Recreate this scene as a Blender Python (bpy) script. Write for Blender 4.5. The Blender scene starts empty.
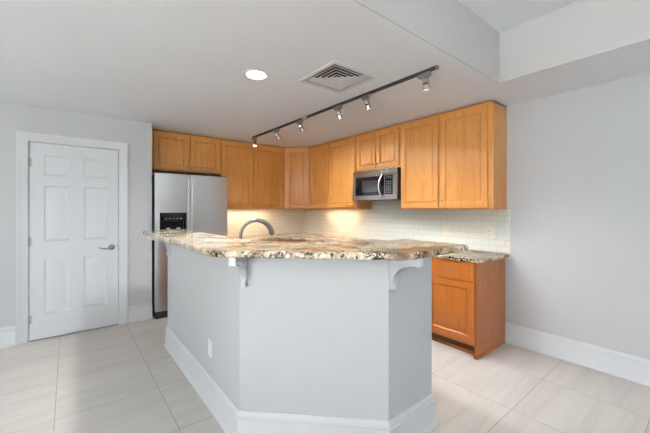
import bpy, bmesh, math, random
from mathutils import Vector, Matrix
random.seed(7)
R = math.radians
C = bpy.context.scene.collection
S = bpy.context.scene

# ------------------------------------------------------------------ camera, world, lights, exposure
cam_data = bpy.data.cameras.new('camera')
cam_data.sensor_width = 36.0
cam_data.lens = 318.3 / 650 * 36.0
cam_data.shift_y = -8.1 / 650
cam_data.clip_start = 0.05
cam = bpy.data.objects.new('camera', cam_data)
C.objects.link(cam)
cam.location = (-3.524, -5.029, 1.379)
cam.rotation_euler = (R(90), 0, R(51.09 - 90))
S.camera = cam

world = bpy.data.worlds.new('world')
S.world = world
world.use_nodes = True
bg = world.node_tree.nodes['Background']
bg.inputs[0].default_value = (0.86, 0.93, 1.0, 1)
bg.inputs[1].default_value = 0.6

S.view_settings.view_transform = 'Standard'
S.view_settings.look = 'None'
S.view_settings.gamma = 1
S.view_settings.exposure = 0.21


def area(name, loc, rot, sx, sy, power, col):
    l = bpy.data.lights.new(name, 'AREA')
    l.shape = 'RECTANGLE'
    l.size, l.size_y, l.energy, l.color = sx, sy, power, col
    o = bpy.data.objects.new(name, l)
    C.objects.link(o)
    o.location, o.rotation_euler = loc, rot
    return o


# daylight through the two window walls behind and to the left of the camera, plus an added sun whose bounce off the unseen floor brightens the ceilings
area('window_daylight', (-8.9, -6.5, 1.35), (R(90), 0, R(-90)), 4.6, 2.1, 16, (0.92, 0.97, 1.0))
bounce_sun_data = bpy.data.lights.new('bounce_sun', 'SUN')
bounce_sun_data.energy, bounce_sun_data.angle, bounce_sun_data.color = 150.0, R(1.0), (0.90, 0.95, 1.0)
bounce_sun = bpy.data.objects.new('bounce_sun', bounce_sun_data)
C.objects.link(bounce_sun)
bounce_sun.rotation_euler = Vector((1.0, 0.27, -1.1)).to_track_quat('-Z', 'Y').to_euler()

ZC, ZH = 2.442, 2.865          # lowered and raised ceiling heights
XL, YR = -9.0, -9.5            # far ends of the room
DW = -0.566                    # plane of the wall with the door


# ------------------------------------------------------------------ materials
def lin(r, g, b):
    f = lambda c: (c / 255 / 12.92) if c / 255 <= 0.04045 else ((c / 255 + 0.055) / 1.055) ** 2.4
    return (f(r), f(g), f(b), 1)


def new_mat(name):
    m = bpy.data.materials.new(name)
    m.use_nodes = True
    nt = m.node_tree
    return m, nt, nt.nodes['Principled BSDF'], nt.links


def node(nt, kind, **kw):
    n = nt.nodes.new(kind)
    for k, v in kw.items():
        if k in n.inputs.keys():
            n.inputs[k].default_value = v
        else:
            setattr(n, k, v)
    return n


def coords(nt, scale=(1, 1, 1), rnd=False, rot=(0, 0, 0)):
    tc = node(nt, 'ShaderNodeTexCoord')
    mp = node(nt, 'ShaderNodeMapping')
    mp.inputs['Scale'].default_value = scale
    mp.inputs['Rotation'].default_value = rot
    nt.links.new(tc.outputs['Object'], mp.inputs['Vector'])
    if rnd:
        oi = node(nt, 'ShaderNodeObjectInfo')
        mul = node(nt, 'ShaderNodeMath', operation='MULTIPLY')
        mul.inputs[1].default_value = 37.0
        nt.links.new(oi.outputs['Random'], mul.inputs[0])
        nt.links.new(mul.outputs[0], mp.inputs['Location'])
    return mp.outputs['Vector']


def ramp(nt, fac, stops):
    r = node(nt, 'ShaderNodeValToRGB')
    e = r.color_ramp.elements
    while len(e) < len(stops):
        e.new(0.5)
    for i, (p, c) in enumerate(stops):
        e[i].position = p
        e[i].color = c
    nt.links.new(fac, r.inputs['Fac'])
    return r.outputs['Color']


def mix(nt, fac, a, b, mode='MIX'):
    n = node(nt, 'ShaderNodeMix', data_type='RGBA', blend_type=mode)
    for sock, v in ((n.inputs[0], fac), (n.inputs[6], a), (n.inputs[7], b)):
        if hasattr(v, 'links'):
            nt.links.new(v, sock)
        else:
            sock.default_value = v
    return n.outputs[2]


def bump(nt, bs, height, strength, dist=0.002):
    b = node(nt, 'ShaderNodeBump', Strength=strength, Distance=dist)
    nt.links.new(height, b.inputs['Height'])
    nt.links.new(b.outputs['Normal'], bs.inputs['Normal'])


def paint(name, col, rough=0.6, var=0.025, orange=0.06):
    m, nt, bs, L = new_mat(name)
    v = coords(nt)
    n = node(nt, 'ShaderNodeTexNoise', Scale=1.4, Detail=3.0)
    L.new(v, n.inputs['Vector'])
    d = tuple(c * (1 - var) for c in col[:3]) + (1,)
    L.new(ramp(nt, n.outputs['Fac'], [(0.3, d), (0.7, col)]), bs.inputs['Base Color'])
    bs.inputs['Roughness'].default_value = rough
    n2 = node(nt, 'ShaderNodeTexNoise', Scale=260.0, Detail=2.0)
    L.new(v, n2.inputs['Vector'])
    bump(nt, bs, n2.outputs['Fac'], orange, 0.001)
    return m


def plain(name, col, rough=0.5, metal=0.0, spec=0.5):
    m, nt, bs, L = new_mat(name)
    v = coords(nt)
    n = node(nt, 'ShaderNodeTexNoise', Scale=30.0, Detail=2.0)
    L.new(v, n.inputs['Vector'])
    d = tuple(c * 0.94 for c in col[:3]) + (1,)
    L.new(ramp(nt, n.outputs['Fac'], [(0.3, d), (0.7, col)]), bs.inputs['Base Color'])
    bs.inputs['Roughness'].default_value = rough
    bs.inputs['Metallic'].default_value = metal
    bs.inputs['Specular IOR Level'].default_value = spec
    return m


def wood(name, light, dark, red):
    m, nt, bs, L = new_mat(name)
    v = coords(nt, (9, 9, 0.75), rnd=True)
    n = node(nt, 'ShaderNodeTexNoise', Scale=2.2, Detail=7.0, Roughness=0.62, Distortion=0.5)
    L.new(v, n.inputs['Vector'])
    base = ramp(nt, n.outputs['Fac'], [(0.30, dark), (0.50, light), (0.75, light)])
    v2 = coords(nt, (1.6, 1.6, 0.9), rnd=True)
    n2 = node(nt, 'ShaderNodeTexNoise', Scale=1.6, Detail=2.0)
    L.new(v2, n2.inputs['Vector'])
    blotch = ramp(nt, n2.outputs['Fac'], [(0.35, (0, 0, 0, 1)), (0.75, (1, 1, 1, 1))])
    f = node(nt, 'ShaderNodeMath', operation='MULTIPLY')
    f.inputs[1].default_value = 0.55
    L.new(blotch, f.inputs[0])
    col = mix(nt, f.outputs[0], base, red)
    v3 = coords(nt, (120, 120, 3.5), rnd=True)
    n3 = node(nt, 'ShaderNodeTexNoise', Scale=2.0, Detail=3.0)
    L.new(v3, n3.inputs['Vector'])
    pores = ramp(nt, n3.outputs['Fac'], [(0.3, (0.86, 0.83, 0.80, 1)), (0.6, (1, 1, 1, 1))])
    L.new(mix(nt, 1.0, col, pores, 'MULTIPLY'), bs.inputs['Base Color'])
    bs.inputs['Roughness'].default_value = 0.36
    bs.inputs['Coat Weight'].default_value = 0.35
    bs.inputs['Coat Roughness'].default_value = 0.25
    return m


def granite(name):
    m, nt, bs, L = new_mat(name)
    v = coords(nt)
    w = node(nt, 'ShaderNodeTexNoise', Scale=5.0, Detail=3.0)
    L.new(v, w.inputs['Vector'])
    add = node(nt, 'ShaderNodeVectorMath', operation='MULTIPLY_ADD')
    add.inputs[1].default_value = (0.10, 0.10, 0.10)
    L.new(w.outputs['Color'], add.inputs[0])
    L.new(v, add.inputs[2])
    wv = add.outputs[0]
    n1 = node(nt, 'ShaderNodeTexNoise', Scale=5.5, Detail=6.0, Roughness=0.65)
    L.new(wv, n1.inputs['Vector'])
    base = ramp(nt, n1.outputs['Fac'], [(0.33, lin(128, 106, 84)), (0.42, lin(172, 152, 122)), (0.50, lin(215, 201, 171)), (0.66, lin(234, 226, 204))])
    n2 = node(nt, 'ShaderNodeTexNoise', Scale=60.0, Detail=4.0, Roughness=0.6)
    L.new(wv, n2.inputs['Vector'])
    grain = ramp(nt, n2.outputs['Fac'], [(0.36, lin(176, 150, 122)), (0.52, (1, 1, 1, 1))])
    base = mix(nt, 0.55, base, grain, 'MULTIPLY')
    # burgundy and black mineral clusters
    n3 = node(nt, 'ShaderNodeTexNoise', Scale=58.0, Detail=4.0, Roughness=0.6)
    L.new(wv, n3.inputs['Vector'])
    n4 = node(nt, 'ShaderNodeTexNoise', Scale=7.0, Detail=2.0)
    L.new(v, n4.inputs['Vector'])
    s = node(nt, 'ShaderNodeMath', operation='MULTIPLY_ADD')
    s.inputs[1].default_value = 0.55
    L.new(n4.outputs['Fac'], s.inputs[0])
    L.new(n3.outputs['Fac'], s.inputs[2])
    halo = ramp(nt, s.outputs[0], [(0.835, (0, 0, 0, 1)), (0.865, (1, 1, 1, 1))])
    black = ramp(nt, s.outputs[0], [(0.862, (0, 0, 0, 1)), (0.885, (1, 1, 1, 1))])
    col = mix(nt, halo, base, lin(126, 96, 70))
    col = mix(nt, black, col, lin(34, 27, 26))
    L.new(col, bs.inputs['Base Color'])
    bs.inputs['Roughness'].default_value = 0.12
    bs.inputs['Specular IOR Level'].default_value = 0.5
    return m


def steel(name, col, rough, axis_scale=(1, 1, 220)):
    m, nt, bs, L = new_mat(name)
    v = coords(nt, axis_scale)
    n = node(nt, 'ShaderNodeTexNoise', Scale=6.0, Detail=5.0)
    L.new(v, n.inputs['Vector'])
    d = tuple(c * 0.96 for c in col[:3]) + (1,)
    L.new(ramp(nt, n.outputs['Fac'], [(0.3, d), (0.7, col)]), bs.inputs['Base Color'])
    rr = node(nt, 'ShaderNodeMapRange')
    rr.inputs['To Min'].default_value = rough * 0.96
    rr.inputs['To Max'].default_value = rough * 1.04
    L.new(n.outputs['Fac'], rr.inputs['Value'])
    L.new(rr.outputs[0], bs.inputs['Roughness'])
    bs.inputs['Metallic'].default_value = 1.0
    return m


def emit(name, col, strength):
    m, nt, bs, L = new_mat(name)
    bs.inputs['Base Color'].default_value = (0.8, 0.8, 0.8, 1)
    bs.inputs['Emission Color'].default_value = col
    bs.inputs['Emission Strength'].default_value = strength
    return m


def floor_mat():
    m, nt, bs, L = new_mat('porcelain_floor_tile')
    tc = node(nt, 'ShaderNodeTexCoord')
    mp = node(nt, 'ShaderNodeMapping')
    mp.inputs['Location'].default_value = (1.157, 3.525, 0)
    L.new(tc.outputs['Object'], mp.inputs['Vector'])
    br = node(nt, 'ShaderNodeTexBrick', offset=0.0, squash=1.0)
    br.inputs['Scale'].default_value = 1.0
    br.inputs['Brick Width'].default_value = 0.609
    br.inputs['Row Height'].default_value = 0.609
    br.inputs['Mortar Size'].default_value = 0.0022
    br.inputs['Mortar Smooth'].default_value = 0.1
    br.inputs['Color1'].default_value = (0, 0, 0, 1)
    br.inputs['Color2'].default_value = (1, 1, 1, 1)
    br.inputs['Mortar'].default_value = (0.5, 0.5, 0.5, 1)
    L.new(mp.outputs[0], br.inputs['Vector'])
    # soft linear veins, broken from tile to tile
    off = node(nt, 'ShaderNodeVectorMath', operation='SCALE')
    off.inputs['Scale'].default_value = 7.0
    L.new(br.outputs['Color'], off.inputs[0])
    add = node(nt, 'ShaderNodeVectorMath', operation='ADD')
    L.new(mp.outputs[0], add.inputs[0])
    L.new(off.outputs[0], add.inputs[1])
    m2 = node(nt, 'ShaderNodeMapping')
    m2.inputs['Scale'].default_value = (0.7, 7.0, 1.0)
    m2.inputs['Rotation'].default_value = (0, 0, R(8))
    L.new(add.outputs[0], m2.inputs['Vector'])
    n = node(nt, 'ShaderNodeTexNoise', Scale=1.6, Detail=6.0, Roughness=0.6, Distortion=0.6)
    L.new(m2.outputs[0], n.inputs['Vector'])
    tile = ramp(nt, n.outputs['Fac'], [(0.25, lin(190, 184, 176)), (0.5, lin(200, 195, 188)), (0.75, lin(208, 204, 198))])
    L.new(mix(nt, br.outputs['Fac'], tile, lin(150, 145, 138)), bs.inputs['Base Color'])
    bs.inputs['Roughness'].default_value = 0.33
    bs.inputs['Specular IOR Level'].default_value = 0.4
    inv = node(nt, 'ShaderNodeMath', operation='SUBTRACT')
    inv.inputs[0].default_value = 1.0
    L.new(br.outputs['Fac'], inv.inputs[1])
    bump(nt, bs, inv.outputs[0], 0.4, 0.001)
    return m


def splash_mat():
    m, nt, bs, L = new_mat('glass_subway_tile')
    uv = node(nt, 'ShaderNodeUVMap')
    uv.uv_map = 'tile'
    br = node(nt, 'ShaderNodeTexBrick', offset=0.5, squash=1.0)
    br.inputs['Scale'].default_value = 1.0
    br.inputs['Brick Width'].default_value = 0.160
    br.inputs['Row Height'].default_value = 0.0645
    br.inputs['Mortar Size'].default_value = 0.0016
    br.inputs['Mortar Smooth'].default_value = 0.1
    br.inputs['Color1'].default_value = lin(230, 226, 212)
    br.inputs['Color2'].default_value = lin(222, 227, 219)
    br.inputs['Mortar'].default_value = lin(196, 190, 176)
    L.new(uv.outputs[0], br.inputs['Vector'])
    L.new(br.outputs['Color'], bs.inputs['Base Color'])
    bs.inputs['Roughness'].default_value = 0.16
    inv = node(nt, 'ShaderNodeMath', operation='SUBTRACT')
    inv.inputs[0].default_value = 1.0
    L.new(br.outputs['Fac'], inv.inputs[1])
    bump(nt, bs, inv.outputs[0], 0.5, 0.001)
    return m


M = dict(
    wall=paint('grey_wall_paint', lin(195, 197, 199)),
    ceil=paint('ceiling_paint', lin(240, 243, 247), 0.8),
    soffit=paint('soffit_paint', lin(198, 197, 196), 0.7),
    trim=paint('white_trim_paint', lin(214, 217, 220), 0.35, 0.012, 0.02),
    island=paint('pale_grey_island_paint', lin(194, 197, 199), 0.5),
    wood=wood('honey_maple', lin(223, 160, 84), lin(204, 137, 66), lin(210, 136, 64)),
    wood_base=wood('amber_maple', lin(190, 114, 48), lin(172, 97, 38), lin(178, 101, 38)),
    granite=granite('speckled_granite'),
    steel=steel('brushed_stainless', (0.62, 0.62, 0.62, 1), 0.28),
    bright_steel=steel('polished_steel', (0.78, 0.78, 0.78, 1), 0.18),
    nickel=plain('satin_nickel', (0.60, 0.58, 0.54, 1), 0.25, 1.0),
    dark_nickel=plain('dark_nickel', (0.34, 0.33, 0.32, 1), 0.3, 1.0),
    bronze=plain('dark_rail_metal', (0.07, 0.068, 0.066, 1), 0.35, 0.7),
    faucet=plain('brushed_faucet_nickel', (0.42, 0.41, 0.39, 1), 0.22, 1.0),
    hinge=plain('pale_hinge_metal', lin(186, 188, 190), 0.4, 0.3),
    knob=plain('antique_nickel_knob', (0.40, 0.34, 0.27, 1), 0.32, 1.0),
    chrome=plain('polished_chrome', (0.55, 0.54, 0.53, 1), 0.10, 1.0),
    mw_steel=steel('dark_stainless', (0.46, 0.45, 0.44, 1), 0.25),
    toe=plain('dark_brown_toe_kick', lin(96, 62, 26), 0.5),
    black=plain('black_plastic', (0.012, 0.012, 0.013, 1), 0.35),
    gloss=plain('black_glass', (0.010, 0.010, 0.011, 1), 0.06),
    screen=plain('dark_window_mesh', (0.05, 0.05, 0.052, 1), 0.12),
    grey=plain('grey_plastic', (0.30, 0.30, 0.31, 1), 0.4),
    ivory=plain('ivory_plastic', lin(232, 226, 206), 0.35),
    white=plain('white_plastic', lin(238, 238, 238), 0.4),
    copper=plain('tan_connector', lin(196, 158, 130), 0.5),
    dark=plain('duct_dark', (0.02, 0.02, 0.02, 1), 0.8),
    floor=floor_mat(), splash=splash_mat(),
    lamp=emit('downlight_glow', (1.0, 0.97, 0.92, 1), 9.0),
    warm_lamp=emit('warm_lamp_glow', (1.0, 0.84, 0.62, 1), 5.0),
    dim_lamp=emit('dim_lamp_glow', (1.0, 0.93, 0.85, 1), 0.9),
)
m_glass, nt_, bs_, L_ = new_mat('window_glass')
bs_.inputs['Base Color'].default_value = (1, 1, 1, 1)
bs_.inputs['Roughness'].default_value = 0.0
bs_.inputs['Alpha'].default_value = 0.12
M['glass'] = m_glass


# ------------------------------------------------------------------ mesh helpers
class MB:
    """collects shapes and links them as ONE mesh object"""

    def __init__(self):
        self.v, self.f = [], []

    def add(self, vs, fs):
        n = len(self.v)
        self.v += [tuple(p) for p in vs]
        self.f += [tuple(i + n for i in f) for f in fs]
        return self

    def box(self, x0, x1, y0, y1, z0, z1):
        vs = [(x, y, z) for z in (z0, z1) for y in (y0, y1) for x in (x0, x1)]
        return self.add(vs, [(0, 2, 3, 1), (4, 5, 7, 6), (0, 1, 5, 4), (2, 6, 7, 3), (0, 4, 6, 2), (1, 3, 7, 5)])

    def prism(self, poly, a, b, axis='z'):
        """polygon extruded along an axis: z -> (x,y), y -> (x,z), x -> (y,z)"""
        def P(p, t):
            return {'z': (p[0], p[1], t), 'y': (p[0], t, p[1]), 'x': (t, p[0], p[1])}[axis]
        n = len(poly)
        vs = [P(p, a) for p in poly] + [P(p, b) for p in poly]
        fs = [tuple(range(n))[::-1], tuple(range(n, 2 * n))]
        fs += [(i, (i + 1) % n, n + (i + 1) % n, n + i) for i in range(n)]
        return self.add(vs, fs)

    def lathe(self, prof, center=(0, 0, 0), axis='z', seg=24):
        """profile of (radius, height) turned about an axis through center; axis may be a Vector"""
        ax = {'x': Vector((1, 0, 0)), 'y': Vector((0, 1, 0)), 'z': Vector((0, 0, 1)), '-y': Vector((0, -1, 0)), '-x': Vector((-1, 0, 0)), '-z': Vector((0, 0, -1))}.get(axis, axis) if isinstance(axis, str) else axis.normalized()
        u = ax.orthogonal().normalized()
        w = ax.cross(u)
        c = Vector(center)
        vs, fs = [], []
        for r, h in prof:
            for k in range(seg):
                a = 2 * math.pi * k / seg
                vs.append(c + ax * h + (u * math.cos(a) + w * math.sin(a)) * max(r, 1e-5))
        for i in range(len(prof) - 1):
            for k in range(seg):
                k2 = (k + 1) % seg
                fs.append((i * seg + k, i * seg + k2, (i + 1) * seg + k2, (i + 1) * seg + k))
        fs.append(tuple(range(seg))[::-1])
        fs.append(tuple(range((len(prof) - 1) * seg, len(prof) * seg)))
        return self.add(vs, fs)

    def tube(self, pts, rad, seg=12):
        pts = [Vector(p) for p in pts]
        rads = rad if isinstance(rad, (list, tuple)) else [rad] * len(pts)
        vs, fs = [], []
        prev = None
        for i, p in enumerate(pts):
            t = (pts[min(i + 1, len(pts) - 1)] - pts[max(i - 1, 0)]).normalized()
            if prev is None:
                u = t.orthogonal().normalized()
            else:
                u = (prev - t * prev.dot(t)).normalized()
            prev = u
            w = t.cross(u)
            for k in range(seg):
                a = 2 * math.pi * k / seg
                vs.append(p + (u * math.cos(a) + w * math.sin(a)) * rads[i])
        for i in range(len(pts) - 1):
            for k in range(seg):
                k2 = (k + 1) % seg
                fs.append((i * seg + k, i * seg + k2, (i + 1) * seg + k2, (i + 1) * seg + k))
        fs.append(tuple(range(seg))[::-1])
        fs.append(tuple(range((len(pts) - 1) * seg, len(pts) * seg)))
        return self.add(vs, fs)

    def sweep(self, prof, path):
        """profile of (outward, z) mitred along an (x,y) path; outward is to the right of travel"""
        P = [Vector(p) for p in path]
        offs = []
        for i in range(len(P)):
            ns = []
            if i > 0:
                d = (P[i] - P[i - 1]).normalized(); ns.append(Vector((d.y, -d.x)))
            if i < len(P) - 1:
                d = (P[i + 1] - P[i]).normalized(); ns.append(Vector((d.y, -d.x)))
            if len(ns) == 1:
                offs.append(ns[0])
            else:
                s = ns[0] + ns[1]
                offs.append(s * (2 / s.length_squared))
        n = len(prof)
        vs = [(p.x + o.x * d, p.y + o.y * d, z) for p, o in zip(P, offs) for d, z in prof]
        fs = []
        for i in range(len(P) - 1):
            for k in range(n):
                k2 = (k + 1) % n
                fs.append((i * n + k, i * n + k2, (i + 1) * n + k2, (i + 1) * n + k))
        fs.append(tuple(range(n)))
        fs.append(tuple(range((len(P) - 1) * n, len(P) * n))[::-1])
        return self.add(vs, fs)

    def build(self, name, mat, parent=None, bevel=0, seg=2, smooth=True, limit=40):
        me = bpy.data.meshes.new(name)
        me.from_pydata(self.v, [], self.f)
        bm = bmesh.new()
        bm.from_mesh(me)
        bmesh.ops.recalc_face_normals(bm, faces=bm.faces)
        for e in bm.edges:
            if len(e.link_faces) == 2 and e.calc_face_angle(0) > R(38):
                e.smooth = False
        for f in bm.faces:
            f.smooth = smooth
        bm.to_mesh(me)
        bm.free()
        me.materials.append(mat)
        o = bpy.data.objects.new(name, me)
        C.objects.link(o)
        if parent:
            o.parent = parent
        if bevel:
            b = o.modifiers.new('bevel', 'BEVEL')
            b.width, b.segments, b.limit_method, b.angle_limit = bevel, seg, 'ANGLE', R(limit)
            b.harden_normals = True
        return o


def fillet(poly, radii, n=7):
    """rounds the corners of a polygon"""
    out = []
    m = len(poly)
    for i in range(m):
        p = Vector(poly[i]); a = Vector(poly[i - 1]); b = Vector(poly[(i + 1) % m])
        r = radii[i] if isinstance(radii, (list, tuple)) else radii
        if r <= 0:
            out.append(tuple(p)); continue
        u = (a - p).normalized(); w = (b - p).normalized()
        ang = u.angle(w)
        d = r / math.tan(ang / 2)
        c = p + (u + w).normalized() * (r / math.sin(ang / 2))
        s = p + u * d - c; e = p + w * d - c
        a0 = math.atan2(s.y, s.x); a1 = math.atan2(e.y, e.x)
        da = (a1 - a0 + math.pi) % (2 * math.pi) - math.pi
        for k in range(n + 1):
            t = a0 + da * k / n
            out.append((c.x + r * math.cos(t), c.y + r * math.sin(t)))
    return out


def panel_slab(w, h, t, panels, rings, y_front=0.0, x0=0.0, z0=0.0):
    """a door or drawer front seen from -y; every panel is a set of nested steps (inset, depth)"""
    mb = MB()
    yf, yb = y_front, y_front + t
    X = sorted({x0, x0 + w} | {p[0] for p in panels} | {p[1] for p in panels})
    Z = sorted({z0, z0 + h} | {p[2] for p in panels} | {p[3] for p in panels})
    for i in range(len(X) - 1):
        for j in range(len(Z) - 1):
            cx, cz = (X[i] + X[i + 1]) / 2, (Z[j] + Z[j + 1]) / 2
            if any(p[0] < cx < p[1] and p[2] < cz < p[3] for p in panels):
                continue
            mb.add([(X[i], yf, Z[j]), (X[i + 1], yf, Z[j]), (X[i + 1], yf, Z[j + 1]), (X[i], yf, Z[j + 1])], [(0, 1, 2, 3)])
    for p in panels:
        loops = []
        for ins, dep in [(0, 0)] + rings:
            y = yf + dep
            loops.append([(p[0] + ins, y, p[2] + ins), (p[1] - ins, y, p[2] + ins), (p[1] - ins, y, p[3] - ins), (p[0] + ins, y, p[3] - ins)])
        for a, b in zip(loops, loops[1:]):
            mb.add(a + b, [(k, (k + 1) % 4, 4 + (k + 1) % 4, 4 + k) for k in range(4)])
        mb.add(loops[-1], [(0, 1, 2, 3)])
    a, b, c, d = (x0, z0), (x0 + w, z0), (x0 + w, z0 + h), (x0, z0 + h)
    for p, q in ((a, b), (b, c), (c, d), (d, a)):
        mb.add([(p[0], yf, p[1]), (q[0], yf, q[1]), (q[0], yb, q[1]), (p[0], yb, p[1])], [(0, 1, 2, 3)])
    mb.add([(a[0], yb, a[1]), (b[0], yb, b[1]), (c[0], yb, c[1]), (d[0], yb, d[1])], [(3, 2, 1, 0)])
    # weld the shared corners so that the slab is one closed surface
    idx, vs, mp = {}, [], []
    for v in mb.v:
        k = tuple(round(q, 5) for q in v)
        if k not in idx:
            idx[k] = len(vs); vs.append(v)
        mp.append(idx[k])
    mb.v = vs
    mb.f = [tuple(mp[i] for i in f) for f in mb.f]
    return mb


def tag(o, label=None, cat=None, group=None, kind=None):
    for k, v in (('label', label), ('category', cat), ('group', group), ('kind', kind)):
        if v:
            o[k] = v
    return o


def thing(name, label, cat, loc=(0, 0, 0), rz=0.0, group=None):
    o = bpy.data.objects.new(name, None)
    o.empty_display_size = 0.1
    C.objects.link(o)
    o.location, o.rotation_euler = loc, (0, 0, rz)
    return tag(o, label, cat, group)


def struct(o):
    o['kind'] = 'structure'
    return o


FB = R(-90)      # facing of the right-hand wall's cabinets


# ------------------------------------------------------------------ room shell
struct(MB().box(XL - .3, 0.3, YR - .3, 0.3, -0.12, 0).build('floor', M['floor'], smooth=False))


def cells(xs, ys, keep):
    mb = MB()
    for i in range(len(xs) - 1):
        for j in range(len(ys) - 1):
            if keep((xs[i] + xs[i + 1]) / 2, (ys[j] + ys[j + 1]) / 2):
                mb.box(xs[i], xs[i + 1], ys[j], ys[j + 1], *keep.z)
    return mb


SX, SY = -0.685, -3.860                        # corner of the soffit
VC = (-1.806, -3.062); VS = 0.205              # ceiling vent centre and half opening


# lowered ceiling, with the duct opening of the vent cut out of it
lowc = MB()
xs = [XL - .3, VC[0] - VS, VC[0] + VS, 0.3]
ys = [SY, VC[1] - VS, VC[1] + VS, 0.3]
for i in range(3):
    for j in range(3):
        if not (i == 1 and j == 1):
            lowc.box(xs[i], xs[i + 1], ys[j] + (.006 if j == 0 else 0), ys[j + 1], ZC, ZH + 0.1)
lowc.box(SX + .006, 0.3, YR - .3, SY + .006, ZC, ZH + 0.1)
struct(lowc.build('ceiling', M['ceil'], smooth=False))
struct(MB().box(XL, SX + .006, SY, SY + .006, ZC, ZH).box(SX, SX + .006, YR, SY, ZC, ZH).build('trim_soffit', M['soffit'], smooth=False))
struct(MB().box(XL - .3, SX, YR - .3, SY, ZH, ZH + 0.1).build('ceiling_raised', M['ceil'], smooth=False))

struct(MB().box(0, 0.3, YR - .3, 0.3, 0, ZC).build('wall_right', M['wall'], smooth=False))
struct(MB().box(-2.706, 0, 0, 0.3, 0, ZC).build('wall_back', M['wall'], smooth=False))
# wall with the door: an opening is left for the leaf and its jambs
DX0, DX1, DZ = -3.853, -3.046, 2.080
wl = MB()
wl.box(XL, DX0, DW, 0.3, 0, ZC).box(DX1, -2.706, DW, 0.3, 0, ZC).box(DX0, DX1, DW, 0.3, DZ, ZC).box(DX0, DX1, DW + .11, 0.3, 0, DZ)
struct(wl.build('wall_left', M['wall'], smooth=False))
# far side and rear walls with their windows
wf = MB()
wf.box(XL - .15, XL, YR, -8.9, 0, ZH).box(XL - .15, XL, -4.2, DW, 0, ZC).box(XL - .15, XL, -8.9, -4.2, 0, 0.10).box(XL - .15, XL, -8.9, -4.2, 2.42, ZH)
struct(wf.build('wall_side', M['wall'], smooth=False))
wr = MB()
wr.box(XL, -8.4, YR - .15, YR, 0, ZH).box(-2.8, 0, YR - .15, YR, 0, ZC).box(-8.4, -2.8, YR - .15, YR, 0, 0.10).box(-8.4, -2.8, YR - .15, YR, 2.42, ZH).box(-2.8, SX, YR - .15, YR, ZC, ZH)
struct(wr.build('wall_rear', M['wall'], smooth=False))


def window(name, along, a0, a1, off):
    w = thing(name, None, None)
    w['kind'] = 'structure'
    fr, gl = MB(), MB()
    z0, z1 = 0.10, 2.42
    def bx(m, p, q, z0_, z1_, d0, d1):
        if along == 'y':
            m.box(off + d0, off + d1, p, q, z0_, z1_)
        else:
            m.box(p, q, off + d0, off + d1, z0_, z1_)
    n = 4
    for k in range(n + 1):
        p = a0 + (a1 - a0) * k / n
        bx(fr, max(a0, p - .03), min(a1, p + .03), z0, z1, -.11, -.04)
    bx(fr, a0, a1, z0, z0 + .06, -.11, -.04); bx(fr, a0, a1, z1 - .06, z1, -.11, -.04)
    bx(gl, a0 + .03, a1 - .03, z0 + .06, z1 - .06, -.078, -.072)
    fr.build('window_frame', M['trim'], w, bevel=.004)
    gl.build('pane', M['glass'], w)


window('window_1', 'y', -8.9, -4.2, XL)
window('window_2', 'x', -8.4, -2.8, YR)

# ------------------------------------------------------------------ baseboards
BB = [(0, 0), (.028, 0), (.028, .010), (.018, .022), (.016, .026), (.016, .156), (.010, .160), (.010, .166), (.014, .170), (.014, .182), (.007, .194), (.005, .200), (0, .200)]
struct(MB().sweep(BB, [(XL, DW), (-3.933, DW)]).build('baseboard_left', M['trim']))
struct(MB().sweep(BB, [(-2.962, DW), (-2.706, DW)]).build('baseboard_alcove', M['trim']))
struct(MB().sweep(BB, [(0, -3.640), (0, YR)]).build('baseboard_right', M['trim']))

# ------------------------------------------------------------------ the door
door = thing('door_1', None, None, (0, 0, 0))
door['kind'] = 'structure'
LX0, LX1, LZ1 = -3.836, -3.063, 2.065
cas = [(0, 0), (.020, 0), (.020, .012), (.015, .020), (.014, .062), (.010, .070), (.010, .084), (0, .084)]   # (outwards from wall, across)


def casing():
    mb = MB()
    xi0, xi1, zi = -3.846, -3.053, 2.075
    n = len(cas)
    loops = []
    for base, fn in (('a', lambda c: (xi0 - c, 0)), ('b', lambda c: (xi0 - c, zi + c)), ('c', lambda c: (xi1 + c, zi + c)), ('d', lambda c: (xi1 + c, 0))):
        loops.append([(fn(.084 - c)[0], DW - d, fn(.084 - c)[1]) for d, c in cas])
    vs = [p for l in loops for p in l]
    fs = []
    for i in range(3):
        for k in range(n):
            k2 = (k + 1) % n
            fs.append((i * n + k, i * n + k2, (i + 1) * n + k2, (i + 1) * n + k))
    fs += [tuple(range(n)), tuple(range(3 * n, 4 * n))]
    return mb.add(vs, fs)


casing().build('door_casing', M['trim'], door)
jb = MB()
jb.box(DX0, LX0 - .004, DW, DW + .11, 0, DZ).box(LX1 + .004, DX1, DW, DW + .11, 0, DZ).box(LX0 - .004, LX1 + .004, DW, DW + .11, LZ1 + .005, DZ)
jb.box(LX0 - .004, LX0 + .008, DW + .050, DW + .09, 0, LZ1 + .005).box(LX1 - .008, LX1 + .004, DW + .050, DW + .09, 0, LZ1 + .005).box(LX0, LX1, DW + .050, DW + .09, LZ1 - .008, LZ1 + .005)
jb.build('door_jamb', M['trim'], door)
dp = []
for xa, xb in ((-3.722, -3.511), (-3.388, -3.170)):
    for za, zb in ((.262, .840), (1.030, 1.614), (1.728, 1.938)):
        dp.append((xa, xb, za, zb))
leaf = panel_slab(LX1 - LX0, LZ1 - .012, .035, dp, [(.004, .004), (.014, .009), (.022, .009), (.048, .002)], DW + .008, LX0, .012)
leaf.build('door_leaf', M['trim'], door)
MB().box(LX0, LX1, DW + .012, DW + .04, .001, .012).build('door_sweep', M['dark_nickel'], door)
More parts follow.
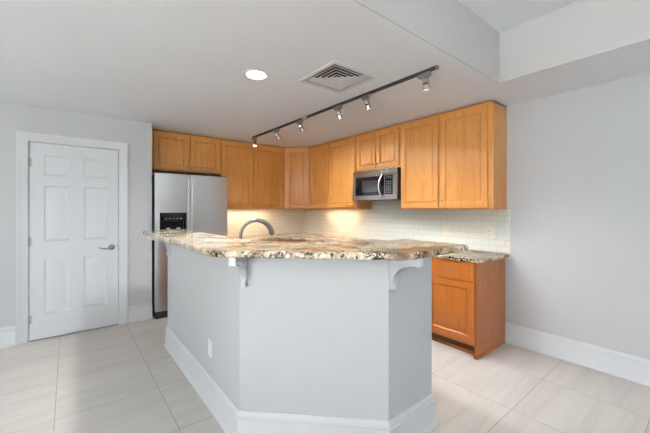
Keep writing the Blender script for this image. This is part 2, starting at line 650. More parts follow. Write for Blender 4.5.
for zc in (.228, 1.033, 1.858):
    h = MB()
    h.lathe([(.0065, -.045), (.0075, -.044), (.0075, .044), (.0065, .045)], (LX0 - .002, DW - .003, zc), 'z', 12)
    h.box(LX0 + .001, LX0 + .022, DW + .004, DW + .0085, zc - .042, zc + .042)
    h.box(LX0 - .022, LX0 - .004, DW - .003, DW + .003, zc - .042, zc + .042)
    h.build('hinge', M['hinge'], door)
hd = bpy.data.objects.new('door_handle', None); C.objects.link(hd); hd.parent = door
hd.location = (-3.128, DW + .008, .925)
MB().lathe([(.033, 0), (.033, .006), (.026, .012), (.013, .014), (.013, .045), (.011, .047)], (0, 0, 0), '-y', 24).build('rosette', M['dark_nickel'], hd)
pts, rad = [], []
for k in range(12):
    t = k / 11
    pts.append((-.008 - .125 * t + .010, -.045 - .004 * math.sin(t * 3.1), -.004 * t - .010 * math.sin(t * math.pi) + .008 * t))
    rad.append(.011 - .004 * t)
MB().tube(pts, rad, 12).build('lever', M['dark_nickel'], hd)
MB().box(LX1 - .003, LX1 + .003, DW + .004, DW + .016, .895, .955).build('latch_plate', M['dark_nickel'], door)

# ------------------------------------------------------------------ island knee wall
IX, IY = -2.746, -3.876
ISL = [(IX, -1.544), (IX, -3.270), (-2.140, IY), (-1.715, IY)]
T = 0.13
INN = [(-1.715, IY + T), (-2.140 + T * .414, IY + T), (IX + T, -3.270 + T * .414), (IX + T, -1.544)]
BAR_B, BAR_T = 1.122, 1.158
struct(MB().prism(ISL + INN, 0, BAR_B - .003).build('wall_island', M['island'], bevel=.004, smooth=True, limit=30))
struct(MB().sweep(BB, [(IX + T, -1.544)] + ISL + [(-1.715, IY + T)]).build('baseboard_island', M['trim']))

bar_poly = fillet([(-2.950, -1.37), (-2.950, -3.354), (-2.229, -4.075), (-1.620, -4.075), (-1.620, -3.585), (-2.010, -3.585), (-2.540, -3.055), (-2.540, -1.37)],
                  [.10, .16, .16, .035, .03, .10, .10, .05])
bar = MB().prism(bar_poly, BAR_B, BAR_T).build('bar_countertop', M['granite'], bevel=.011, seg=3, limit=50)
tag(bar, 'speckled cream and brown granite bar top on the grey island wall', 'countertop')


# ------------------------------------------------------------------ corbels
def corbel(x, y, rz, label):
    c = thing('bar_corbel', label, 'corbel', (x, y, 0), rz, 'white corbels under the bar top')
    zt, zb, ln = BAR_B, 0.940, 0.192
    arc = []
    r_x, r_z = ln - .055, zt - .042 - zb - .030
    for k in range(15):
        a = R(90) * k / 14
        arc.append((-(.030 + r_x * (1 - math.cos(a))), zb + .030 + r_z * math.sin(a)))
    prof = [(0, zt), (-ln, zt), (-ln, zt - .042), (-(ln - .022), zt - .042)] + arc[::-1] + [(-.030, zb + .012), (-.036, zb), (0, zb)]
    MB().prism(prof, -.012, .012, 'x').build('bracket', M['trim'], c, bevel=.002)
    # raised bead that follows the curve
    band = []
    r2x, r2z = r_x + .012, r_z + .012
    for k in range(15):
        a = R(90) * k / 14
        band.append((-(.030 + r_x - r2x * math.cos(a)), zb + .030 + r2z * math.sin(a)))
    band = arc + [(-(ln - .014), zt - .042), (-(ln - .014), zt - .030)] + band[::-1]
    MB().prism(band, -.018, .018, 'x').build('moulding', M['trim'], c)
    MB().box(-.019, .019, -ln - .004, -ln + .014, zt - .044, zt - .0005).build('end_block', M['trim'], c, bevel=.002)
    MB().box(-.018, .018, -.037, 0, zb - .014, zb).build('foot', M['trim'], c, bevel=.004)
    return c


corbel(IX, -1.665, R(-90), 'white curved corbel under the far end of the granite bar, beside the refrigerator')
corbel(-2.721, -3.295, R(-45), 'white curved corbel under the bar near the left bend, below the faucet')
corbel(-2.121, IY, 0, 'white curved corbel under the right end of the bar, beside the base cabinet')


# ------------------------------------------------------------------ cabinets
RINGS = [(.001, .012), (.008, .018), (.017, .018), (.018, .012), (.046, .003)]


def cab_door(name, parent, x0, x1, z0, z1, yf, knob, mat, frame=.058):
    d = panel_slab(x1 - x0, z1 - z0, .022, [(frame, x1 - x0 - frame, frame, z1 - z0 - frame)], RINGS)
    o = d.build(name, mat, parent, bevel=.0025, limit=70)
    o.location = (x0, yf - .022, z0)
    if knob:
        k = MB().lathe([(.006, 0), (.005, .010), (.009, .014), (.0145, .019), (.0150, .024), (.011, .028), (.004, .030)], (0, 0, 0), '-y', 18)
        ko = k.build('knob', M['knob'], o)
        ko.location = (knob[0] - x0, 0, knob[1] - z0)
    return o


def cabinet(name, label, cat, loc, rz, w, depth, h, doors, mat, drawers=(), toe=False, top_trim=True, group=None):
    """box in front of a wall: local x runs to the right, -y to the room"""
    c = thing(name, label, cat, loc, rz, group)
    b = MB()
    z0 = .105 if toe else 0
    b.box(0, w, -depth, -.002, z0, h)
    b.build('body', mat, c, bevel=.002)
    if toe:
        MB().box(.004, w - .004, -depth + .075, -.002, 0, z0).build('toe_kick', M['toe'], c)
    if top_trim:
        t = MB()
        t.prism([(-.004, h - .016), (-depth - .006, h - .016), (-depth - .014, h - .006), (-depth - .012, h), (-.004, h)], 0, w, 'x')
        t.build('crown_strip', mat, c)
    for x0, x1, za, zb, kn in doors:
        cab_door('door', c, x0, x1, za, zb, -depth, kn, mat)
    for x0, x1, za, zb in drawers:
        d = panel_slab(x1 - x0, zb - za, .020, [(.018, x1 - x0 - .018, .018, zb - za - .018)], [(.004, -.001), (.010, -.002)])
        o = d.build('drawer', mat, c, bevel=.002, limit=70)
        o.location = (x0, -depth - .020, za)
        k = MB().lathe([(.006, 0), (.005, .010), (.009, .014), (.0145, .019), (.0150, .024), (.011, .028), (.004, .030)], (0, 0, 0), '-y', 18)
        ko = k.build('knob', M['knob'], o)
        ko.location = ((x1 - x0) / 2, 0, (zb - za) / 2)
    return c


UB, UT, UD = 1.372, 2.428, .312
UH = UT - UB
GRP = 'honey maple wall cabinets'
W = M['wood']
kz = .075


def pair(w, x_mid, z0, z1, kzz, l=.014, r=.014, gap=.005):
    return [(l, x_mid - gap, z0, z1, (x_mid - gap - .030, z0 + kzz)), (x_mid + gap, w - r, z0, z1, (x_mid + gap + .032, z0 + kzz))]


DT = UH - .034
# wall with the refrigerator
ox = -2.700
wfr = -1.745 - ox
cabinet('wall_cabinet', 'short two-door maple wall cabinet above the stainless refrigerator', 'cabinet', (ox, 0, 1.888), 0, wfr, UD, UT - 1.888,
        pair(wfr, .510, .022, UT - 1.888 - .034, .055, .056, .018, .014), W, group=GRP)
cabinet('wall_cabinet', 'tall two-door maple wall cabinet between the refrigerator and the corner cabinet', 'cabinet', (-1.743, 0, UB), 0, 1.131, UD, UH,
        pair(1.131, .528, .014, DT, kz, .016, .052, .011), W, group=GRP)
# diagonal corner cabinet
cc = thing('corner_cabinet', 'narrow one-door maple wall cabinet set diagonally across the corner', 'cabinet', (0, 0, UB), 0, GRP)
q = .610
poly = [(-.002, -.002), (-q, -.002), (-q, -UD), (-UD, -q), (-.002, -q)]
MB().prism(poly, 0, UH).build('body', W, cc, bevel=.002)
dl = math.hypot(q - UD, q - UD)
holder = cab_door('door', cc, 0, dl - .064, 0, DT - .012, 0, None, W)
holder.rotation_euler = (0, 0, R(-45))
n45 = Vector((-1, -1, 0)).normalized()
base_pt = Vector((-q, -UD, 0)) + Vector((1, -1, 0)).normalized() * .032 + n45 * .020
holder.location = (base_pt.x, base_pt.y, .012)
kk = MB().lathe([(.006, 0), (.005, .010), (.009, .014), (.0145, .019), (.0150, .024), (.011, .028), (.004, .030)], (0, 0, 0), '-y', 18).build('knob', M['knob'], holder)
kk.location = (dl - .064 - .030, 0, .060)
tp = [(-.004, -.004), (-q, -.004), (-q, -UD - .014), (-q + .006, -UD - .014), (-UD - .014, -q + .006), (-UD - .014, -q), (-.004, -q)]
MB().prism(tp, UH - .014, UH).build('crown_strip', W, cc)
# wall with the microwave
cabinet('wall_cabinet', 'tall two-door maple wall cabinet between the corner cabinet and the microwave', 'cabinet', (0, -.612, UB), FB, 1.163, UD, UH,
        pair(1.163, .548, .014, DT, kz, .036, .016, .011), W, group=GRP)
cabinet('wall_cabinet', 'short two-door maple wall cabinet above the stainless microwave', 'cabinet', (0, -1.777, 1.893), FB, .770, UD, UT - 1.893,
        pair(.770, .377, .024, UT - 1.893 - .034, .050, .016, .016, .011), W, group=GRP)
cabinet('wall_cabinet', 'tall two-door maple wall cabinet right of the microwave, with exposed end panel', 'cabinet', (0, -2.549, UB), FB, 1.102, UD, UH,
        pair(1.102, .532, .014, DT, kz, .018, .048, .014), W, group=GRP)

# base cabinets
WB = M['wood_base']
BH = .884
GB = 'amber maple base cabinets'
BD = .618
# right-hand base: from the range to the exposed end
wb = 1.078
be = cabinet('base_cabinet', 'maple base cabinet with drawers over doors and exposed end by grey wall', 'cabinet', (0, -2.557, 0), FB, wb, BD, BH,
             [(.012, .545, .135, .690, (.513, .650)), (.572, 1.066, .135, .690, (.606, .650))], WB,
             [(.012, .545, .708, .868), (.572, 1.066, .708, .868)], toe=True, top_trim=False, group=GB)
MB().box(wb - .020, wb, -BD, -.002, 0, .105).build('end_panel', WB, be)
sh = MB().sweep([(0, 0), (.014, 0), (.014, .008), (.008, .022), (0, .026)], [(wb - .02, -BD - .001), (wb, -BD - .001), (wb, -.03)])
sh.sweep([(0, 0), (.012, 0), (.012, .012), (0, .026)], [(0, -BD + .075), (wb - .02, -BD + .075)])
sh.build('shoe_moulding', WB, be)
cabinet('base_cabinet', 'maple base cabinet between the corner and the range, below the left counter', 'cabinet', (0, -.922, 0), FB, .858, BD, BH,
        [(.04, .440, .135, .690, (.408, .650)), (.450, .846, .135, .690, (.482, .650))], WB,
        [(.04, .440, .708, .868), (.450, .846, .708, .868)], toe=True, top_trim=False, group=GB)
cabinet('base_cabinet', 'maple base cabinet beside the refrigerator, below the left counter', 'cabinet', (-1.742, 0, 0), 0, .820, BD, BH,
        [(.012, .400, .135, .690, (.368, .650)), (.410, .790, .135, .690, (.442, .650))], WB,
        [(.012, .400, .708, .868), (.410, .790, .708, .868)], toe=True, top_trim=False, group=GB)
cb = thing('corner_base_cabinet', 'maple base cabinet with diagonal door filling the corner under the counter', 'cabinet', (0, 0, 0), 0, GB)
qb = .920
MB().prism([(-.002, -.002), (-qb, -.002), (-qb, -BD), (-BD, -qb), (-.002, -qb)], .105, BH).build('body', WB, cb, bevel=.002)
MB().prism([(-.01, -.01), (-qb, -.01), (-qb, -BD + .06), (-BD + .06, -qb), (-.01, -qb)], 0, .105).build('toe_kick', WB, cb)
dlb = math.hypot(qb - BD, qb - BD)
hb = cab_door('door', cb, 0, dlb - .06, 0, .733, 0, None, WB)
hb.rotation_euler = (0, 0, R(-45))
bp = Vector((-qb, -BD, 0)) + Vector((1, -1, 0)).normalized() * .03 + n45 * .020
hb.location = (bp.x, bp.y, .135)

# ------------------------------------------------------------------ counters and backsplash
CT0, CT1 = .884, .914
ctl = MB().prism(fillet([(-.001, -.001), (-1.745, -.001), (-1.745, -.650), (-.955, -.650), (-.650, -.955), (-.650, -1.783), (-.001, -1.783)], [0, 0, .01, .03, .03, .01, 0]), CT0, CT1)
tag(ctl.build('kitchen_countertop', M['granite'], bevel=.006, seg=2, limit=50), 'speckled granite counter running round the corner between refrigerator and range', 'countertop')
ctr = MB().prism(fillet([(-.001, -2.557), (-.650, -2.557), (-.650, -3.690), (-.001, -3.690)], [0, .01, .02, .01]), CT0, CT1)
tag(ctr.build('kitchen_countertop', M['granite'], bevel=.006, seg=2, limit=50), 'short speckled granite counter on the base cabinet at the grey wall', 'countertop')


def splash():
    """thin tiled layer on both walls, with tile coordinates in metres"""
    me = bpy.data.meshes.new('backsplash')
    t = .010
    z0, z1 = CT1 + .0005, UB - .0005
    Lr = [(-1.745, 0), (-t, 0)]
    p = [(-1.745, -t), (-t, -t), (-t, -3.683), (0, -3.683)]
    vs, fs, uvs = [], [], []
    s = 0.0
    for a, b in zip(p, p[1:]):
        d = math.dist(a, b)
        n = len(vs)
        vs += [(a[0], a[1], z0), (b[0], b[1], z0), (b[0], b[1], z1), (a[0], a[1], z1)]
        fs.append((n, n + 1, n + 2, n + 3))
        uvs += [(s, z0 - z1), (s + d, z0 - z1), (s + d, 0), (s, 0)]
        s += d
    # the raised piece behind the range, up to the microwave cabinet
    n = len(vs)
    vs += [(-t, -1.778, z1), (-t, -2.548, z1), (-t, -2.548, 1.890), (-t, -1.778, 1.890)]
    fs.append((n, n + 1, n + 2, n + 3))
    s0 = 1.735 + 1.768
    uvs += [(s0, 0), (s0 + .77, 0), (s0 + .77, .518), (s0, .518)]
    # top and back faces
    for quad in ([(-1.745, -t, z1), (-t, -t, z1), (0, 0, z1), (-1.745, 0, z1)], [(-t, -t, z1), (-t, -3.683, z1), (0, -3.683, z1), (0, 0, z1)]):
        n = len(vs); vs += quad; fs.append((n, n + 1, n + 2, n + 3)); uvs += [(0, 0.03)] * 4
    me.from_pydata(vs, [], fs)
    u = me.uv_layers.new(name='tile')
    for i, l in enumerate(u.data):
        l.uv = uvs[me.loops[i].vertex_index]
    me.materials.append(M['splash'])
    o = bpy.data.objects.new('trim_backsplash', me)
    C.objects.link(o)
    return struct(o)


splash()

# ------------------------------------------------------------------ island inside: lower counter, cabinet, sink, faucet
ic = thing('island_cabinet', 'low maple cabinet behind the island wall, carrying the sink counter', 'cabinet', (0, 0, 0))
inner = [(IX + T + .002, -1.56), (-2.03, -1.56), (-2.03, -2.98), (-1.86, -3.16), (-1.72, -3.16), (-1.72, IY + T + .002), (-2.082, IY + T + .002), (IX + T + .002, -3.218)]
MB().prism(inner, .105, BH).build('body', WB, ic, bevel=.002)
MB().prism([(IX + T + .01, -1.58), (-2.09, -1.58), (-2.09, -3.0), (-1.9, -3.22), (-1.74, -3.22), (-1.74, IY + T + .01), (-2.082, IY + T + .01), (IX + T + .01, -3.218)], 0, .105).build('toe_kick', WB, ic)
sx0, sx1, sy0, sy1 = -2.38, -2.06, -2.66, -2.10
lc = MB()
lo = [(IX + T + .001, -1.555), (-2.0, -1.555), (-2.0, -2.965), (-1.84, -3.13), (-1.716, -3.13), (-1.716, IY + T + .001), (-2.084, IY + T + .001), (IX + T + .001, -3.216)]
lc.prism(lo, CT0 + .0005, CT1)
tag(lc.build('island_countertop', M['granite'], bevel=.005, limit=50), 'low granite sink counter tucked behind the raised bar', 'countertop')
sk = thing('sink', 'stainless sink rim set in the low counter behind the bar', 'sink', (0, 0, 0))
sr = MB()
sr.box(sx0 - .02, sx1 + .02, sy0 - .02, sy0, CT1, CT1 + .004).box(sx0 - .02, sx1 + .02, sy1, sy1 + .02, CT1, CT1 + .004)
sr.box(sx0 - .02, sx0, sy0, sy1, CT1, CT1 + .004).box(sx1, sx1 + .02, sy0, sy1, CT1, CT1 + .004)
sr.build('rim', M['steel'], sk)
MB().box(sx0, sx1, sy0, sy1, CT1 + .0002, CT1 + .001).build('basin', M['dark_nickel'], sk)

fc = thing('faucet', 'arched brushed nickel faucet rising behind the bar top', 'faucet', (-2.450, -2.622, CT1), math.atan2(-.31, .95))
MB().lathe([(.030, 0), (.030, .006), (.024, .014), (.022, .075), (.017, .085), (.0125, .09)], (0, 0, 0), 'z', 24).build('base', M['nickel'], fc)
pts, rad = [], []
zc, rr = .242, .126
for k in range(6):
    pts.append((0, 0, .08 + (zc - .08) * k / 5)); rad.append(.0125)
for k in range(1, 25):
    a = math.pi - R(166) * k / 24
    pts.append((rr + rr * math.cos(a), 0, zc + rr * math.sin(a))); rad.append(.0125 + .0095 * (k / 24) ** 1.6)
pts.append((pts[-1][0] + .007, 0, pts[-1][2] - .022)); rad.append(.0225)
MB().tube(pts, rad, 16).build('spout', M['faucet'], fc)
MB().lathe([(.016, 0), (.016, .004)], (pts[-1][0], 0, pts[-1][2] - .003), '-z', 16).build('spray_face', M['black'], fc)
MB().tube([(0, .02, .06), (0, .05, .075), (-.01, .085, .11)], [.009, .008, .006], 10).build('lever', M['nickel'], fc)

# ------------------------------------------------------------------ refrigerator
fx0, fw = -2.694, .914
fr = thing('refrigerator', 'stainless side-by-side refrigerator with black dispenser, beside the white door', 'refrigerator', (fx0, 0, 0))
fb, ff = -.03, -.630          # body back and front; doors stand in front of it
MB().box(.002, fw - .002, ff, fb, .02, 1.800).build('body', M['black'], fr, bevel=.004)
MB().box(.01, fw - .01, ff - .035, ff + .02, .012, .098).build('kick_grille', M['black'], fr, bevel=.003)
split = .402


def curved_door(x0, x1, z0, z1, bulge, hole=None):
    """door with a gently bowed front"""
    mb = MB()
    n = 18
    xs_ = [x0 + (x1 - x0) * k / n for k in range(n + 1)]
    if hole:
        xs_ = sorted(set([x for x in xs_ if min(abs(x - hole[0]), abs(x - hole[1])) > .008] + [hole[0], hole[1]]))
    zs = sorted({z0, z1} | ({hole[2], hole[3]} if hole else set()))
    yf = lambda x: ff - .052 - bulge * math.sin(math.pi * (x - x0) / (x1 - x0)) ** .8
    for a, b in zip(xs_, xs_[1:]):
        for za, zb in zip(zs, zs[1:]):
            if hole and hole[0] - 1e-6 <= a and b <= hole[1] + 1e-6 and hole[2] - 1e-6 <= za and zb <= hole[3] + 1e-6:
                continue
            mb.add([(a, yf(a), za), (b, yf(b), za), (b, yf(b), zb), (a, yf(a), zb)], [(0, 1, 2, 3)])
    yb = ff - .004
    for a, b in zip(xs_, xs_[1:]):
        mb.add([(a, yf(a), z1), (b, yf(b), z1), (b, yb, z1), (a, yb, z1)], [(0, 1, 2, 3)])
        mb.add([(a, yf(a), z0), (b, yf(b), z0), (b, yb, z0), (a, yb, z0)], [(0, 1, 2, 3)])
    for x in (x0, x1):
        mb.add([(x, yf(x), z0), (x, yf(x), z1), (x, yb, z1), (x, yb, z0)], [(0, 1, 2, 3)])
    mb.add([(x0, yb, z0), (x1, yb, z0), (x1, yb, z1), (x0, yb, z1)], [(0, 1, 2, 3)])
    if hole:
        h0, h1, g0, g1 = hole
        yh = ff - .012
        for p, q_ in (((h0, g0), (h1, g0)), ((h0, g1), (h1, g1)), ((h0, g0), (h0, g1)), ((h1, g0), (h1, g1))):
            mb.add([(p[0], yf(p[0]), p[1]), (q_[0], yf(q_[0]), q_[1]), (q_[0], yh, q_[1]), (p[0], yh, p[1])], [(0, 1, 2, 3)])
    idx, vs, mp = {}, [], []
    for v in mb.v:
        k = tuple(round(t_, 5) for t_ in v)
        if k not in idx:
            idx[k] = len(vs); vs.append(v)
        mp.append(idx[k])
    mb.v, mb.f = vs, [tuple(mp[i] for i in f) for f in mb.f]
    return mb


HO = (.050, .362, .985, 1.325)
fd = curved_door(0, split - .006, .105, 1.815, .014, HO).build('freezer_door', M['steel'], fr)
ff_ = curved_door(split + .006, fw, .105, 1.815, .016).build('fridge_door', M['steel'], fr)
dsp = bpy.data.objects.new('dispenser', None); C.objects.link(dsp); dsp.parent = fr
yd = ff - .066
surround = MB()
surround.box(HO[0], HO[1], yd - .004, yd + .050, HO[3] - .115, HO[3])
surround.box(HO[0], HO[0] + .022, yd - .003, yd + .050, HO[2], HO[3] - .115).box(HO[1] - .022, HO[1], yd - .003, yd + .050, HO[2], HO[3] - .115)
surround.box(HO[0] + .022, HO[1] - .022, ff - .014, ff - .010, HO[2], HO[3] - .115)
surround.build('dispenser_panel', M['gloss'], dsp, bevel=.003)
MB().box(HO[0] + .022, HO[1] - .022, yd - .006, ff - .014, HO[2], HO[2] + .020).build('drip_tray', M['grey'], dsp, bevel=.002)
for xx in (.150, .270):
    MB().prism([(xx - .022, 1.135), (xx + .022, 1.135), (xx + .016, 1.050), (xx - .016, 1.050)], ff - .045, ff - .035, 'y').build('paddle', M['grey'], dsp, bevel=.002)
for k in range(5):
    MB().box(.105 + .045 * k, .127 + .045 * k, yd - .0052, yd - .0035, 1.247, 1.255).build('button', M['grey'], dsp)
MB().box(.125, .200, yd - .0052, yd - .0035, 1.270, 1.278).build('display', M['screen'], dsp)
for x in (split - .021, split + .021):
    h = MB()
    h.box(x - .011, x + .011, ff - .100, ff - .082, .17, 1.79)
    h.box(x - .009, x + .009, ff - .084, ff - .050, .17, .21).box(x - .009, x + .009, ff - .084, ff - .050, 1.75, 1.79)
    h.build('handle', M['bright_steel'], fr, bevel=.005)
for hx in (.03, fw - .12):
    MB().box(hx, hx + .09, ff - .05, ff + .04, 1.800, 1.822).build('hinge_cover', M['black'], fr, bevel=.003)

# ------------------------------------------------------------------ microwave
mw = thing('microwave', 'stainless over-the-range microwave with black window and curved handle', 'microwave', (0, -1.790, 1.490), FB)
mW, mD, mH = .762, .375, .398
MB().box(.002, mW - .002, -mD, -.012, .004, mH - .002).build('body', M['black'], mw, bevel=.003)
ft = -mD - .028
top = MB().box(0, mW, ft, -mD, mH - .078, mH)
top.build('top_grille', M['mw_steel'], mw, bevel=.005)
gl_ = MB()
for k in range(3):
    gl_.box(.03, mW - .03, ft + .004, ft + .02, mH + .0 - .001, mH + .0005)
dx1 = .566
w0, w1, wz0, wz1 = .040, .500, .062, .308
dr = bpy.data.objects.new('door', None); C.objects.link(dr); dr.parent = mw
pf = MB()
pf.box(0, w0, ft, -mD, 0, mH - .081).box(w1, dx1, ft, -mD, 0, mH - .081).box(w0, w1, ft, -mD, 0, wz0).box(w0, w1, ft, -mD, wz1, mH - .081)
pf.build('door_frame', M['mw_steel'], dr, bevel=.004)
MB().box(w0, w1, ft + .006, -mD - .004, wz0, wz1).build('window', M['gloss'], dr)
MB().box(w0 + .13, w1 - .05, ft + .0045, ft + .0065, wz0 + .045, wz1 - .05).build('window_mesh', M['screen'], dr)
MB().box(w1 + .001, dx1 - .001, ft - .0015, ft + .003, wz0, wz1).build('dark_strip', M['gloss'], dr)
hp = []
for k in range(15):
    t = k / 14
    hp.append((.533 - .030 * math.sin(math.pi * t) * 0.5, ft - .012 - .040 * math.sin(math.pi * t), .030 + .285 * t))
MB().tube(hp, .0105, 12).build('handle', M['bright_steel'], dr)
cp = bpy.data.objects.new('control_panel', None); C.objects.link(cp); cp.parent = mw
MB().box(dx1 + .004, mW, ft, -mD, 0, mH - .081).build('panel_frame', M['mw_steel'], cp, bevel=.003)
MB().box(dx1 + .016, mW - .058, ft - .0015, ft + .003, .066, .308).build('keypad', M['gloss'], cp)
MB().box(dx1 + .032, mW - .078, ft - .0025, ft - .0012, .268, .295).build('display', M['screen'], cp)
bt = MB()
for i in range(3):
    for j in range(6):
        x = dx1 + .034 + .031 * i
        bt.box(x, x + .018, ft - .0026, ft - .0012, .085 + .027 * j, .085 + .027 * j + .010)
bt.build('buttons', M['grey'], cp)
MB().box(.05, mW - .05, -mD + .02, -.06, -.004, .004).build('bottom_vent', M['black'], mw)

# ------------------------------------------------------------------ range
rg = thing('range', 'slide-in range with dark glass cooktop below the microwave', 'range', (0, -1.789, 0), FB)
rw = .762
MB().box(.003, rw - .003, -.630, -.012, .02, .905).build('body', M['black'], rg, bevel=.003)
MB().box(0, rw, -.668, -.012, .905, .926).build('cooktop', M['gloss'], rg, bevel=.004)
for bx_, by_, br_ in ((.20, -.47, .10), (.56, -.47, .085), (.20, -.20, .075), (.56, -.20, .10)):
    n = 28
    vs = []
    for rr_ in (br_, br_ - .004):
        vs += [(bx_ + rr_ * math.cos(2 * math.pi * k / n), by_ + rr_ * math.sin(2 * math.pi * k / n), .9265) for k in range(n)]
    MB().add(vs, [(k, (k + 1) % n, n + (k + 1) % n, n + k) for k in range(n)]).build('burner_ring', M['grey'], rg)
MB().box(.004, rw - .004, -.672, -.630, .800, .902).build('control_strip', M['steel'], rg, bevel=.004)
for k in range(5):
    MB().lathe([(.020, 0), (.018, .022), (.014, .026)], (.10 + .14 * k, -.672, .850), '-y', 18).build('knob', M['bright_steel'], rg)
od = MB().box(.006, rw - .006, -.668, -.630, .230, .792).build('oven_door', M['steel'], rg, bevel=.005)
MB().box(.11, rw - .11, -.671, -.667, .330, .640).build('window', M['gloss'], od)
MB().tube([(.07, -.668, .735), (.07, -.715, .735), (rw - .07, -.715, .735), (rw - .07, -.668, .735)], .011, 10).build('handle', M['bright_steel'], od)
MB().box(.006, rw - .006, -.664, -.630, .040, .222).build('drawer', M['steel'], rg, bevel=.004)


# ------------------------------------------------------------------ outlets
def outlet(name, label, loc, rz, plate, kind='duplex'):
    o = thing(name, label, 'outlet', loc, rz)
    w, h = .074, .118
    MB().box(-w / 2, w / 2, -.006, 0, -h / 2, h / 2).build('plate', plate, o, bevel=.003)
    if kind == 'duplex':
        for s in (-1, 1):
            r = MB().prism(fillet([(-.017, s * .020 - .014), (.017, s * .020 - .014), (.017, s * .020 + .014), (-.017, s * .020 + .014)], .008, 4), -.008, -.005, 'y').build('receptacle', plate, o)
            sl = MB().box(-.009, -.006, -.0086, -.0078, s * .020 - .004, s * .020 + .006).box(.006, .009, -.0086, -.0078, s * .020 - .004, s * .020 + .006)
            sl.lathe([(.003, 0), (.003, .0008)], (0, -.0078, s * .020 - .008), '-y', 10)
            sl.build('slots', M['black'], r)
    else:
        MB().box(-.017, .017, -.009, -.005, -.033, .033).build('rocker', plate, o, bevel=.002)
    MB().lathe([(.0028, 0), (.0028, .001)], (0, -.006, 0 if kind == 'duplex' else .045), '-y', 10).build('screw', M['nickel'], o)
    return o


outlet('outlet', 'white outlet plate low on the left face of the island', (IX, -2.785, .400), FB, M['white'], 'rocker')
outlet('outlet', 'ivory duplex outlet on the backsplash above the short counter', (-.010, -3.483, 1.116), FB, M['ivory'])
outlet('outlet', 'pale rocker switch plate on the backsplash left of the duplex outlet', (-.010, -2.985, 1.121), FB, M['ivory'], 'rocker')
outlet('outlet', 'ivory outlet on the warm-lit backsplash behind the faucet', (-1.290, -.010, 1.120), 0, M['ivory'])

# ------------------------------------------------------------------ ceiling vent
vt = thing('ceiling_vent', 'square white ceiling air vent with nested louvres', 'vent', (VC[0], VC[1], ZC))


def ring(mb, r0, z0, r1, z1, th=.0025):
    a = [(-r0, -r0, z0), (r0, -r0, z0), (r0, r0, z0), (-r0, r0, z0)]
    b = [(-r1, -r1, z1), (r1, -r1, z1), (r1, r1, z1), (-r1, r1, z1)]
    a2 = [(p[0], p[1], p[2] + th) for p in a]; b2 = [(p[0], p[1], p[2] + th) for p in b]
    vs = a + b + a2 + b2
    fs = []
    for k in range(4):
        k2 = (k + 1) % 4
        fs += [(k, k2, 4 + k2, 4 + k), (8 + k, 12 + k, 12 + k2, 8 + k2), (k, 8 + k, 8 + k2, k2), (4 + k, 4 + k2, 12 + k2, 12 + k)]
    mb.add(vs, fs)


fm = MB()
ring(fm, VS - .012, -.004, .228, -.008, .003)
ring(fm, VS - .012, -.004, VS - .008, .050, .003)
ring(fm, .228, -.008, .233, -.0005, .0005)
fm.build('flange', M['trim'], vt)
for rr_ in (.174, .138, .102, .066):
    lv = MB()
    ring(lv, rr_ - .040, .018, rr_ - .013, .0, .002)
    ring(lv, rr_ - .013, .0, rr_, -.002, .002)
    lv.build('louvre', M['trim'], vt)
cpn = MB().box(-.030, .030, -.030, .030, .000, .003)
cpn.build('centre_plate', M['trim'], vt)
du = MB()
q0, q1 = VS - .0005, VS - .004
du.box(-q0, q0, -q0, q0, .20, .21).box(-q0, -q1, -q0, q0, .052, .20).box(q1, q0, -q0, q0, .052, .20).box(-q1, q1, -q0, -q1, .052, .20).box(-q1, q1, q1, q0, .052, .20)
du.build('duct', M['dark'], vt)

# ------------------------------------------------------------------ recessed light and sprinkler cover
dl_ = thing('recessed_light', 'glowing round recessed light in the lowered ceiling', 'light', (-2.357, -2.710, ZC))
n = 40
rg_ = MB()
prof = [(.112, -.0005), (.109, -.005), (.096, -.007), (.076, -.001)]
vs = [(r_ * math.cos(2 * math.pi * k / n), r_ * math.sin(2 * math.pi * k / n), z) for r_, z in prof for k in range(n)]
rg_.add(vs, [(i * n + k, i * n + (k + 1) % n, (i + 1) * n + (k + 1) % n, (i + 1) * n + k) for i in range(3) for k in range(n)])
rg_.build('trim_ring', M['white'], dl_)
MB().lathe([(.076, -.0018), (.076, -.0006)], (0, 0, 0), 'z', 40).build('lens', M['lamp'], dl_)
tag(MB().lathe([(.040, -.0005), (.040, -.004), (.036, -.006)], (-3.275, -2.185, ZC), 'z', 30).build('sprinkler_cover', M['ceil']),
    'small flat white sprinkler cover on the ceiling towards the door', 'sprinkler')

# ------------------------------------------------------------------ track lighting
TX = -1.385
tr = thing('track_rail', 'long dark ceiling track rail carrying six spotlights', 'track light', (TX, -2.195, ZC))
rl = MB().box(-.015, .015, -1.515, 1.515, -.022, -.0005)
rl.build('rail', M['bronze'], tr, bevel=.003)
MB().box(-.006, .006, -1.51, 1.51, -.0235, -.0215).build('slot', M['black'], tr)
MB().box(-.022, .022, .130, .225, -.027, -.0004).build('connector', M['copper'], tr, bevel=.004)
for s in (-1, 1):
    MB().box(-.018, .018, s * 1.515 - .006, s * 1.515 + .006, -.024, -.0003).build('end_cap', M['dark_nickel'], tr, bevel=.002)


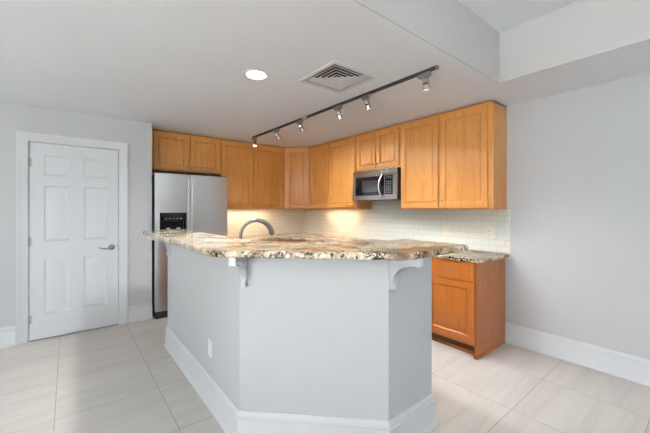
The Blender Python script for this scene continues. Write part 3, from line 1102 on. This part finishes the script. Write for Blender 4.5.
def track_head(y, aim, label, lit):
    h = thing('track_spotlight', label, 'spotlight', (TX, y, ZC - .0235), 0, 'spotlights on the ceiling track')
    MB().prism([(-.052, 0), (.052, 0), (.052, -.026), (.036, -.036), (-.034, -.036), (-.052, -.022)], -.016, .016, 'x').build('adapter', M['dark_nickel'], h, bevel=.003)
    a = Vector(aim).normalized()
    piv = Vector((0, -.010, -.068))
    st = MB().lathe([(.007, 0), (.007, .030)], (0, -.010, -.036), '-z', 12)
    st.tube([(0, -.010, -.058), tuple(piv)], .009, 12)
    st.build('stem', M['nickel'], h)
    c0 = piv - a * .020
    can = MB().lathe([(.012, -.010), (.023, -.004), (.026, .004), (.026, .030), (.022, .031), (.022, .044), (.027, .045), (.027, .078), (.024, .080)], tuple(c0), a, 28)
    can.build('lamp_can', M['chrome'], h)
    MB().lathe([(.0225, .0305), (.0238, .032), (.0238, .043), (.0225, .0445)], tuple(c0), a, 28).build('collar', M['bronze'], h)
    MB().lathe([(.0235, .0798), (.0235, .0812)], tuple(c0), a, 28).build('lamp_face', M['warm_lamp'] if lit == 2 else M['dim_lamp'], h)
    sp = bpy.data.lights.new('track_beam', 'SPOT')
    sp.energy, sp.spot_size, sp.spot_blend, sp.color, sp.shadow_soft_size = 33, R(125), .9, (.97, .97, 1.0), .03
    so = bpy.data.objects.new('track_beam', sp)
    C.objects.link(so)
    so.parent = h
    so.location = c0 + a * .092
    so.rotation_euler = a.to_track_quat('-Z', 'Y').to_euler()


track_head(-.735, (-.25, -.25, -1), 'glowing track spotlight at the far end of the rail near the corner cabinets', 2)
track_head(-1.365, (.62, -.10, -1), 'second track spotlight from the far end of the rail', 1)
track_head(-1.905, (.66, -.10, -1), 'third track spotlight from the far end, beside the tan connector', 1)
track_head(-2.590, (.40, -.05, -1), 'track spotlight midway along the rail, below the ceiling vent', 1)
track_head(-2.985, (.30, -.05, -1), 'second track spotlight from the near end of the rail', 1)
track_head(-3.600, (.12, -.02, -1), 'track spotlight at the near end of the rail beside the soffit', 1)

# warm lamps under the wall cabinets, and the downlight's own beam
WARM = (1.0, .72, .46)
area('under_cabinet_lamp', (-1.25, -.17, UB - .012), (0, 0, 0), .90, .08, 4.2, WARM)
area('under_cabinet_lamp', (-.17, -1.15, UB - .012), (0, 0, 0), .08, .70, 3.2, WARM)
s_ = bpy.data.lights.new('downlight_beam', 'SPOT')
s_.energy, s_.spot_size, s_.spot_blend, s_.color, s_.shadow_soft_size = 200, R(160), .9, (.97, .98, 1.0), .08
so_ = bpy.data.objects.new('downlight_beam', s_)
C.objects.link(so_)
so_.location = (-2.357, -2.710, ZC - .02)
